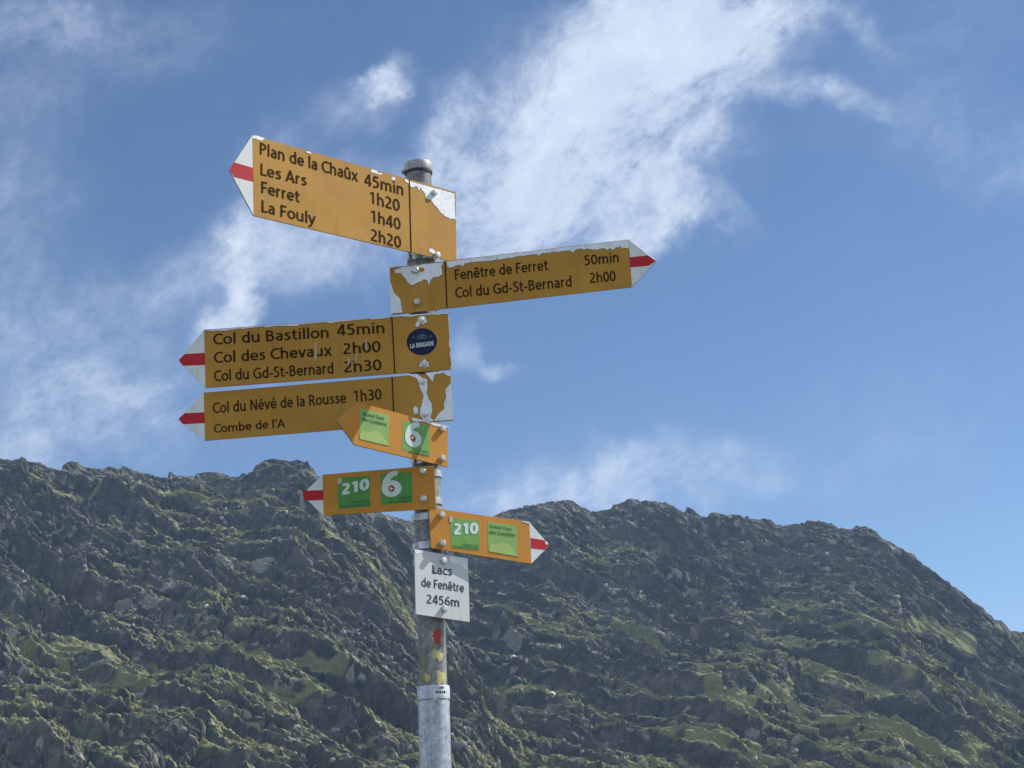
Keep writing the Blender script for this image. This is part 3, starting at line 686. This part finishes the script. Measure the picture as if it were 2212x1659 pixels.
class Sign:
    TH = .003
    def __init__(s, k, label, mat, name='direction_sign'):
        c, n, u = (np.array(v) for v in PL[k]); s.k = k
        s.c = c + np.array([0, 0, 1.6]); s.n = n / np.linalg.norm(n); s.u = u / np.linalg.norm(u); s.v = np.cross(s.n, s.u)
        if s.v[2] < 0: s.v = -s.v
        s.mat = mat
        # the board sits in front of the tube, so its base point is on the clamp
        s.root = empty(name, tuple(s.c - s.v * .06), label, 'sign')
        s.lift = .0
    def p(s, x, y, lift=0.0):
        d = ray(x, y); t = ((s.c - EYE) @ s.n) / (d @ s.n)
        return EYE + d * t + s.n * lift
    def plate(s, name, pts, mat, th=None, parent=None, label=None, bev=True):
        th = th or s.TH; n = len(pts)
        a = [s.p(*q) for q in pts]
        cc = sum(a) / n; bw = .0009
        V = [q + (cc - q) / np.linalg.norm(cc - q) * bw for q in a] + [q - s.n * .0007 for q in a] + [q - s.n * th for q in a]
        F = [tuple(range(n))] + [tuple(n + i for i in range(0)) for _ in range(0)]
        for b in (0, n):
            for i in range(n): j = (i + 1) % n; F.append((b + i, b + n + i, b + n + j, b + j))
        F.append(tuple(range(2 * n, 3 * n))[::-1])
        o = link_mesh(name, V, F, mat, parent or s.root)
        o.data.materials.append(ALU)
        fix_normals(o, s.n)
        for pl in o.data.polygons:
            if pl.index > n: pl.material_index = 1
        if label: o['label'] = label
        return o
    def inside(s, a, b):
        """true where both points lie well inside the board outline"""
        for q in (a, b):
            for i in range(len(s.outline)):
                x0, y0 = s.outline[i]; x1, y1 = s.outline[(i + 1) % len(s.outline)]
                if ((x1 - x0) * (q[1] - y0) - (y1 - y0) * (q[0] - x0)) / math.hypot(x1 - x0, y1 - y0) < 1.6: return False
        return True
    def layer(s, name, pts, mat, lift=.0004, parent=None, label=None, conv=None, th=.0002):
        """thin film with a little thickness, outline pts"""
        pts = [conv(*q) for q in pts] if conv else list(pts)
        if name == 'bare_patch':
            rr = random.Random(len(pts) + int(pts[0][0])); q2 = []
            for i, p0 in enumerate(pts):
                p1 = pts[(i + 1) % len(pts)]; L = math.hypot(p1[0] - p0[0], p1[1] - p0[1]); q2.append(p0)
                if 3 < L < 26:
                    k = max(1, int(L / 3.2)); am = .75 if s.inside(p0, p1) else 0
                    for j in range(1, k + 1):
                        t = j / (k + 1) ; o = rr.uniform(-am, am)
                        q2.append((p0[0] + (p1[0] - p0[0]) * t - (p1[1] - p0[1]) / L * o, p0[1] + (p1[1] - p0[1]) * t + (p1[0] - p0[0]) / L * o))
            pts = q2; n = len(pts)
            area = sum(pts[i][0] * pts[(i + 1) % n][1] - pts[(i + 1) % n][0] * pts[i][1] for i in range(n)); sg = 1 if area > 0 else -1
            rim = []
            for i in range(n):
                ax, ay = pts[i - 1]; bx_, by_ = pts[(i + 1) % n]; L = math.hypot(bx_ - ax, by_ - ay) + 1e-6
                c = (pts[i][0] + (by_ - ay) / L * .8 * sg, pts[i][1] - (bx_ - ax) / L * .8 * sg)
                rim.append(c if s.inside(c, c) else pts[i])
            s.layer('stained_edge', rim, STAIN, lift - .0002)
        a = [s.p(*q, lift=lift) for q in pts]; n = len(a)
        from mathutils.geometry import tessellate_polygon
        P2 = [Vector(((q - s.c) @ s.u, (q - s.c) @ s.v, 0)) for q in a]
        tri = tessellate_polygon([P2])
        V = a + [q - s.n * (lift - .0001) for q in a]
        F = [tuple(t) for t in tri] + [(i, n + i, n + (i + 1) % n, (i + 1) % n) for i in range(n)]
        o = link_mesh(name, V, F, mat, parent or s.root); fix_normals(o, s.n)
        if label: o['label'] = label
        return o
    def disc(s, name, x, y, rx, mat, lift, parent=None, n=40, inner=0, ratio=1.0):
        c = s.p(x, y, lift); e = s.p(x + rx, y, lift); r = np.linalg.norm(e - c)
        V = []; F = []
        if inner:
            for rr in (r * inner, r):
                V += [c + (s.u * math.cos(2 * math.pi * i / n) + s.v * ratio * math.sin(2 * math.pi * i / n)) * rr for i in range(n)]
            F = [(i, n + i, n + (i + 1) % n, (i + 1) % n) for i in range(n)]
        else:
            V = [c + (s.u * math.cos(2 * math.pi * i / n) + s.v * ratio * math.sin(2 * math.pi * i / n)) * r for i in range(n)]; F = [tuple(range(n))]
        o = link_mesh(name, V, F, mat, parent or s.root); fix_normals(o, s.n); return o
    def text(s, body, p0, p1, cap, mat=None, bold=.138, lift=.0005, parent=None, shear=0.0, conv=None, name='lettering', spacing=1.0):
        if conv: p0, p1 = conv(*p0), conv(*p1)
        P0 = s.p(*p0, lift); P1 = s.p(*p1, lift)
        mid = ((p0[0] + p1[0]) / 2, (p0[1] + p1[1]) / 2)
        H = np.linalg.norm(s.p(mid[0], mid[1] - cap) - s.p(*mid))
        co, F = strokes(body, bold); co[:, 0] += shear * co[:, 1]
        x0, x1 = co[:, 0].min(), co[:, 0].max()
        me = bpy.data.meshes.new(name)
        q = P0 + np.outer((co[:, 0] - x0) / (x1 - x0), P1 - P0) + np.outer(co[:, 1], s.v * H) + np.outer(co[:, 2], s.n) - np.array(parent_loc(parent or s.root))
        me.from_pydata([tuple(v) for v in q], [], F); me.materials.append(mat or BLACK); me.update()
        o = bpy.data.objects.new(name, me); COL.objects.link(o); o.parent = parent or s.root; fix_normals(o, s.n, True)
        return o
    def bolt(s, x, y, r=.0071, h=.0085):
        return bolt_prof(s.p(x, y, .0002), s.n, s.u, s.v, r, h, BOLTM, s.root)
    def clamp(s, x, y):
        """steel band round the back of the tube with two lugs that take the bolt"""
        zc = s.p(x, y)[2]; r0, r1, hh = .0303, .0322, .0075
        c = axis(zc); a0 = math.atan2(s.n[1], s.n[0])
        V = []; F = []; N = 40
        for i in range(N + 1):
            a = a0 + R(25) + (2 * math.pi - R(50)) * i / N
            for rr, dz in ((r0, -hh), (r1, -hh), (r1, hh), (r0, hh)):
                V.append(c + np.array([math.cos(a) * rr, math.sin(a) * rr, dz]))
        for i in range(N):
            for j in range(4): F.append((i * 4 + j, i * 4 + (j + 1) % 4, (i + 1) * 4 + (j + 1) % 4, (i + 1) * 4 + j))
        # bracket block between tube and board
        b = len(V); lat = np.cross(np.array([0, 0, 1.]), s.n); lat /= np.linalg.norm(lat)
        back = s.p(x, y, -s.TH); dist = (back - c) @ s.n
        for dn in (.024, dist):
            for dl_ in (-.016, .016):
                for dz in (-hh, hh): V.append(c + s.n * dn + lat * dl_ + np.array([0, 0, dz]))
        for f in ((0,1,3,2),(4,6,7,5),(0,4,5,1),(2,3,7,6),(1,5,7,3),(0,2,6,4)): F.append(tuple(b + i for i in f))
        # tightening lug at the side
        b = len(V); sd = -lat if lat[0] > 0 else lat
        for dn in (-.006, .006):
            for dl_ in (.031, .038):
                for dz in (-hh * .8, hh * .8): V.append(c + s.n * dn + sd * dl_ + np.array([0, 0, dz]))
        for f in ((0,1,3,2),(4,6,7,5),(0,4,5,1),(2,3,7,6),(1,5,7,3),(0,2,6,4)): F.append(tuple(b + i for i in f))
        o = link_mesh('clamp_band', V, F, STEEL, s.root); fix_normals(o, None); return o
import bmesh
def fix_normals(o, n, flatmesh=False):
    bm = bmesh.new(); bm.from_mesh(o.data)
    if flatmesh or n is not None and all(abs(f.normal.dot(Vector(n))) > .9 for f in bm.faces):
        for f in bm.faces:
            if f.normal.dot(Vector(n)) < 0: f.normal_flip()
    else: bmesh.ops.recalc_face_normals(bm, faces=bm.faces[:])
    bm.to_mesh(o.data); bm.free()
def shift(p, dx=0, dy=0): return (p[0] + dx, p[1] + dy)
LINE = paint('dark brown divider line', (0.045, 0.018, 0.006), .1, .6, dirt_amt=.05)

def build(k, label, mat, tl, tr, br, bl, tip, red, divider=None, left=True, wedge=None):
    s = Sign(k, label, mat); s.outline = [tl, tr, br, bl]
    s.plate('panel', [tl, tr, br, bl] + ([wedge] if wedge else []), mat)
    if tip:
        s.plate('arrow_tip', [tl, bl, tip] if left else [tr, tip, br], WHITE)
        if red: s.layer('red_stripe', red, RED, .0004)
    if divider:
        (x0, y0), (x1, y1) = divider
        s.layer('divider_line', [(x0 - 1.3, y0), (x0 + 1.3, y0), (x1 + 1.3, y1), (x1 - 1.3, y1)], LINE, .0006)
    return s

# 1 ---- top sign
s1 = build(1, 'topmost yellow sign pointing left to Plan de la Chaûx with bared white corner', YELLOW,
           (545, 292), (985, 415), (987, 568), (548, 466), (495, 367),
           [(505, 350.5), (546, 362.6), (547, 392.5), (506, 382), (495.5, 367)], ((884, 388), (888, 543.5)))
for t, a, b in [('Plan de la Chaûx', (330, 248), (1220, 498)), ('Les Ars', (336, 437), (755, 537)), ('Ferret', (343, 598), (692, 688)), ('La Fouly', (345, 770), (838, 890)),
                ('45min', (1277, 527), (1632, 622)), ('1h20', (1328, 690), (1600, 768)), ('1h40', (1338, 858), (1608, 938)), ('2h20', (1338, 1030), (1613, 1102))]:
    s1.text(t, a, b, 25.5, conv=F1)
for pts in [[(262,78),(300,78),(375,104),(345,127),(318,120),(290,107),(262,102)],
            [(745,225),(770,222),(800,237),(785,245),(765,235)],
            [(1325,400),(1345,387),(1395,401),(1400,413),(1440,423),(1430,437),(1385,422),(1350,413)],
            [(1515,474),(1535,450),(1560,460),(1552,484)],
            [(1640,470),(1690,494),(1750,511),(1850,535),(1885,548),(1990,575),(2095,604),(2097,700),(2103,845),(2085,832),(2060,837),(2010,810),(1985,790),(1960,765),(1940,735),(1915,710),(1895,680),(1880,665),(1850,655),(1835,640),(1828,615),(1818,590),(1800,575),(1790,550),(1778,562),(1772,580),(1760,550),(1745,538),(1720,550),(1700,545),(1680,512),(1650,495)],
            [(1860,1115),(1880,1100),(1920,1130),(1950,1150),(1958,1190),(1935,1215),(1905,1190),(1910,1155),(1870,1135)]]:
    s1.layer('bare_patch', pts, FILM, .0005, conv=F1)
for b in ((937, 417), (942.5, 552)): s1.bolt(*b); s1.clamp(*b)

# 2
s2 = build(2, 'yellow sign pointing right to Fenêtre de Ferret with worn white top edge', YELLOW,
           (841, 578), (1358, 517), (1365, 620), (847, 680), (1418, 563.5),
           [(1360.5, 555.9), (1399.5, 551.7), (1417.5, 563.5), (1401, 574.2), (1362, 577.6)], ((961.5, 565), (965.5, 665)), left=False)
for t, a, b, c in [('Fenêtre de Ferret', (577, 480), (1302, 402), 23), ('50min', (1585, 366), (1852, 340), 22), ('Col du Gd-St-Bernard', (580, 620), (1485, 530), 23), ('2h00', (1628, 504), (1828, 487), 22.5)]:
    s2.text(t, a, b, c, conv=F2)
for pts in [[(508,337),(700,314),(1000,276),(1300,241),(1600,205),(1925,166),(1928,235),(1890,228),(1875,233),(1860,215),(1845,228),(1830,225),(1815,240),(1800,245),(1785,232),(1750,246),(1740,232),(1700,235),(1680,245),(1640,240),(1600,235),(1575,245),(1560,235),(1520,240),(1490,265),(1470,252),(1430,250),(1380,262),(1340,260),(1300,268),(1250,272),(1230,290),(1210,278),(1180,280),(1120,290),(1050,295),(1020,308),(1000,305),(950,315),(900,320),(850,330),(760,335),(700,340),(650,350),(640,375),(620,362),(600,360),(570,372),(540,385),(515,375)],
            [(105,400),(165,378),(240,370),(330,358),(480,342),(485,352),(468,370),(480,430),(450,455),(420,456),(400,465),(385,480),(380,515),(370,510),(365,485),(350,478),(330,475),(310,490),(290,495),(260,515),(240,520),(210,500),(195,470),(170,445),(155,425),(110,430)],
            [(66,480),(85,520),(100,580),(125,600),(145,620),(155,650),(160,680),(165,732),(82,740),(72,600)]]:
    s2.layer('bare_patch', pts, FILM, .0005, conv=F2)
s2.layer('paint_flake', [(232,418),(252,398),(290,385),(330,382),(342,405),(320,418),(300,412),(255,432)], YELLOW, .0008, conv=F2)
for b in ((899.5, 585), (902, 653)): s2.bolt(*b); s2.clamp(*b)

# 3
s3 = build(3, 'yellow sign pointing left to Col du Bastillon with a round navy sticker', YELLOW,
           (441, 712), (968, 675), (976, 798), (444, 838), (385, 777.7),
           [(399.5, 764.7), (442.5, 762.3), (443.2, 788.2), (394.6, 790), (385.8, 777.7)], ((846.5, 685), (853, 806)))
for t, a, b in [('Col du Bastillon', (305, 302), (1172, 247)), ('45min', (1234, 234), (1592, 213)), ('Col des Chevaux', (310, 439), (1197, 382)), ('2h00', (1281, 373), (1563, 354)),
                ('Col du Gd-St-Bernard', (312, 577), (1208, 517)), ('2h30', (1288, 510), (1570, 491))]:
    s3.text(t, a, b, 24, conv=F3)
s3.layer('bare_patch', [(242,192),(380,182),(520,172),(640,163),(760,154),(940,141),(1120,128),(1300,115),(1500,101),(1632,91),(1632,96),(1500,110),(1480,105),(1300,122),(1230,128),(1190,137),(1150,130),(1100,134),(960,148),(930,160),(780,158),(700,170),(690,162),(530,180),(500,178),(400,194),(300,196)], FILM, .0005, conv=F3)
for pts in [[(92,760),(300,745),(518,731),(520,745),(480,740),(440,752),(400,745),(380,750),(300,752),(230,764),(150,760),(92,768)],
            [(265,835),(275,810),(285,795),(290,775),(305,762),(330,758),(348,772),(355,790),(358,808),(340,815),(320,822),(300,820),(295,838),(275,842)],
            [(298,1152),(310,1120),(325,1105),(340,1090),(352,1108),(370,1122),(374,1152),(340,1160)],
            [(521,770),(528,765),(527,800),(521,795)], [(530,955),(537,940),(542,1005),(530,1000)], [(535,1040),(543,1030),(546,1090),(538,1085)], [(541,1152),(549,1150),(552,1180),(543,1178)]]:
    s3.layer('bare_patch', pts, FILM, .0005, conv=F2)
for pts in [[(1068,285),(1078,278),(1083,350),(1076,420),(1065,420),(1068,350)], [(1446,272),(1457,264),(1460,335),(1448,342)], [(1312,402),(1325,397),(1331,440),(1320,455)], [(1380,375),(1388,372),(1372,440),(1365,438)]]:
    s3.layer('scratch', pts, PINK, .0008, conv=F3)
stk = s3.disc('round_sticker', 911.3, 738, 32.6, NAVY, .0007, n=64, ratio=.93)
s3.text('LA BRIGADE', (228, 1012), (412, 988), 9.5, SILVERTXT, .24, .0010, conv=F2, parent=stk)
for dx in (300, 336): s3.disc('printed_wheel', *F2(dx, 926 if dx == 300 else 922), 4.8, GREYBLUE, .0010, parent=stk, n=20, inner=.62)
s3.layer('printed_frame', [(300,925),(310,903),(328,902),(338,922),(333,924),(326,908),(318,926),(311,908),(304,926)], GREYBLUE, .0011, conv=F2, parent=stk)
s3.text('19', (243, 938), (262, 936), 4.5, GREYBLUE, .16, .0010, conv=F2, parent=stk)
s3.text('100', (372, 926), (398, 924), 3.8, GREYBLUE, .16, .0010, conv=F2, parent=stk)
for b in ((909.8, 691.5), (916, 786)): s3.bolt(*b, r=.0062, h=.005); s3.clamp(*b)

# 4
s4 = build(4, 'yellow sign to Col du Névé de la Rousse, right end peeled white', YELLOW,
           (440, 848), (973, 803), (980, 908), (443, 952), (384.5, 904.8),
           [(398.9, 892.8), (441.6, 890.7), (442.3, 913.7), (395.4, 916.6), (385.3, 904.8)], ((847, 815), (851.5, 916.5)))
s4.text('Col du Névé de la Rousse', (303, 817), (1305, 737), 23.5, conv=F3)
s4.text('1h30', (1362, 730), (1570, 712), 24, conv=F3)
s4.text("Combe de l'A", (310, 963), (845, 919), 18.5, conv=F3)
for pts in [[(205,1215),(285,1210),(320,1240),(358,1250),(362,1300),(355,1350),(370,1405),(395,1440),(398,1500),(385,1545),(410,1570),(395,1580),(330,1570),(300,1520),(310,1470),(325,1425),(330,1370),(308,1330),(300,1305),(295,1280),(278,1245),(240,1228)],
            [(345,1203),(380,1198),(535,1189),(545,1230),(520,1225),(490,1203),(440,1207),(415,1217),(408,1250),(400,1272),(385,1250),(370,1230)],
            [(546,1280),(525,1300),(510,1320),(500,1345),(508,1375),(505,1400),(495,1420),(490,1450),(492,1480),(465,1505),(440,1530),(425,1560),(410,1575),(563,1566),(556,1440)],
            [(250,1480),(270,1460),(290,1480),(285,1515),(262,1525)]]:
    s4.layer('bare_patch', pts, FILM, .0005, conv=F2)
for b in ((912.5, 825), (918.7, 894)): s4.bolt(*b, r=.0062, h=.005); s4.clamp(*b)

def pale_sticker(s, quad, hill, l1, l2, t=('Grand Tour', 'des Combins')):
    o = s.layer('green_sticker', quad, PALEGREEN, .0003, conv=F4, label='pale green square sticker')
    s.layer('printed_hill', hill, HILLGREEN, .0009, conv=F4, parent=o, th=.0001)
    s.text(t[0], *l1, 7.5, DKGREEN, .17, .0009, conv=F4, parent=o, shear=.15)
    s.text(t[1], *l2, 7.5, DKGREEN, .17, .0009, conv=F4, parent=o, shear=.15)
def six_sticker(s, quad, p0, p1, cap, dot, r, small, mat=GREEN):
    o = s.layer('green_sticker', quad, mat, .0003, conv=F4, label='green square sticker with a big 6')
    s.text('6', p0, p1, cap, MINTWHITE, .20, .0009, conv=F4, parent=o)
    s.disc('printed_dot', *F4(*dot), r, RED, .0011, parent=o, n=24)
    x, y = F4(*dot); a = r * .6; b = r * .2
    s.layer('printed_cross', [(x-b,y-a),(x+b,y-a),(x+b,y-b),(x+a,y-b),(x+a,y+b),(x+b,y+b),(x+b,y+a),(x-b,y+a),(x-b,y+b),(x-a,y+b),(x-a,y-b),(x-b,y-b)], MINTWHITE, .0013, parent=o)
    for t, a_, b_ in small: s.text(t, a_, b_, 4.6, DKGREEN, .17, .0009, conv=F4, parent=o)
def route_sticker(s, quad, p0, p1, small, mat, peel):
    o = s.layer('green_sticker', quad, mat, .0003, conv=F4, label='green square sticker with 210')
    s.text('210', p0, p1, 23, MINTWHITE, .24, .0009, conv=F4, parent=o)
    for t, a_, b_ in small: s.text(t, a_, b_, 4.6, DKGREEN, .17, .0009, conv=F4, parent=o)
    s.layer('torn_film', peel, PINK, .0010, conv=F4, parent=o)

# 5
s5 = build(5, 'small orange wedge sign with no white tip, below the yellow signs', ORANGE,
           (771, 868), (968, 921), (968, 1009), (766, 961), None, None, wedge=(727, 908))
pale_sticker(s5, [(515,145),(762,205),(757,472),(508,412)], [(511,410),(512,375),(528,345),(560,345),(600,352),(640,340),(672,345),(690,365),(715,400),(740,425),(755,468)], ((532, 205), (722, 250)), ((532, 250), (742, 302)))
six_sticker(s5, [(882,250),(1113,300),(1108,563),(875,505)], (893, 458), (1035, 490), 53, (962, 398), 5.6, [('Chemin', (1012, 510), (1100, 530)), ('des cols alpins', (930, 522), (1104, 560))], GREEN2)
s5.layer('bare_patch', [(945,228),(990,232),(1060,250),(1150,275),(1275,306),(1272,312),(1200,302),(1160,298),(1140,292),(1105,280),(1080,266),(1040,258),(990,260),(960,250)], FILM, .0007, conv=F4)
for b in ((954, 927), (953.7, 991)): s5.bolt(*b); s5.clamp(*b)
# 6
s6 = build(6, 'small orange sign pointing left with 210 and 6 stickers and a red and white tip', ORANGE,
           (697, 1025), (938, 1005), (942, 1099), (699, 1113), (652, 1069),
           [(657.5, 1060), (697.8, 1058.5), (698.3, 1080), (659.3, 1081.8), (652.8, 1069.5)])
route_sticker(s6, [(325,738),(603,722),(603,985),(328,1010)], (358, 888), (597, 836), [('Chemins du', (442, 958), (592, 945)), ('Grand-St-Bernard', (345, 998), (598, 975))], GREEN, [(322,748),(362,742),(365,768),(350,795),(335,797),(324,790)])
six_sticker(s6, [(688,705),(958,690),(963,950),(695,972)], (702, 905), (872, 893), 53, (782, 835), 6.2, [('Chemin', (848, 922), (955, 912)), ('des cols alpins', (755, 958), (960, 941))])
for b in ((914.3, 1018), (915.5, 1077.5)): s6.bolt(*b); s6.clamp(*b)
# 7
s7 = build(7, 'small orange sign pointing right with 210 and pale green stickers', ORANGE,
           (926, 1096), (1143, 1127), (1148, 1218), (931, 1184), (1187, 1177.5),
           [(1146, 1162), (1177.4, 1167.3), (1186.3, 1177.5), (1176, 1187.6), (1147.2, 1184.3)], left=False)
route_sticker(s7, [(1283,1078),(1528,1108),(1533,1365),(1292,1335)], (1312, 1226), (1525, 1216), [('Chemins du', (1395, 1318), (1525, 1330)), ('Grand-St-Bernard', (1305, 1332), (1528, 1355))], GREEN2, [(1275,1068),(1305,1072),(1308,1105),(1295,1125),(1278,1120)])
pale_sticker(s7, [(1605,1118),(1855,1150),(1862,1418),(1608,1370)], [(1610,1368),(1625,1320),(1650,1305),(1700,1312),(1725,1295),(1785,1308),(1815,1350),(1840,1385),(1859,1414)], ((1618, 1165), (1810, 1195)), ((1615, 1215), (1840, 1245)))
s7.layer('bare_patch', [(1890,1108),(1965,1120),(1967,1128),(1940,1130),(1905,1118)], FILM, .0007, conv=F4)
s7.layer('bare_patch', [(2098,1278),(2112,1290),(2122,1302),(2112,1316),(2098,1305),(2093,1290)], FILM, .0009, conv=F4)
for b in ((952.2, 1113), (954.3, 1174.2)): s7.bolt(*b); s7.clamp(*b)
# 8
s8 = Sign(8, 'white rectangular plaque reading Lacs de Fenêtre 2456m below all the arrow signs', PLAQUE, 'name_plaque')
s8.plate('panel', [(895, 1186), (1011, 1206), (1015, 1344), (898, 1327)], PLAQUE)
for t, a, b in [('Lacs', (256, 284), (395, 300)), ('de Fenêtre', (178, 376), (479, 418)), ('2456m', (215, 494), (445, 521))]:
    s8.text(t, a, b, 19.5, GREYTXT, .135, conv=F5)
s8.layer('torn_film', [(382,158),(503,178),(501,257),(480,248),(470,232),(450,225),(430,212),(405,212),(385,203),(378,180)], FILM, .0005, conv=F5)
s8.layer('torn_film', [(131,114),(190,124),(186,136),(165,138),(150,150),(134,140)], FILM, .0005, conv=F5)
for b in ((956, 1211.7), (958.3, 1315.6)): s8.bolt(*b); s8.clamp(*b)

# ---------------------------------------------------------------- air
HAZE = 0.00024
if HAZE:
    X0, X1, Y0, Y1, Z0, Z1 = -1520, 1520, -1520, 1520, -60, float(Z2.max()) + 14
    V = [(x, y, z) for x in (X0, X1) for y in (Y0, Y1) for z in (Z0, Z1)]
    hm = bpy.data.materials.new('haze'); hm.use_nodes = True; t = hm.node_tree; t.nodes.clear()
    o_ = t.nodes.new('ShaderNodeOutputMaterial'); pv = t.nodes.new('ShaderNodeVolumePrincipled')
    pv.inputs['Color'].default_value = (.42, .66, 1, 1); pv.inputs['Density'].default_value = HAZE; pv.inputs['Anisotropy'].default_value = .2
    t.links.new(pv.outputs[0], o_.inputs['Volume'])
    hz = link_mesh('haze', V, [(0,1,3,2),(4,6,7,5),(0,4,5,1),(2,3,7,6),(1,5,7,3),(0,2,6,4)], hm)
    tag(hz, kind='stuff', label='thin blue mountain haze', cat='haze')
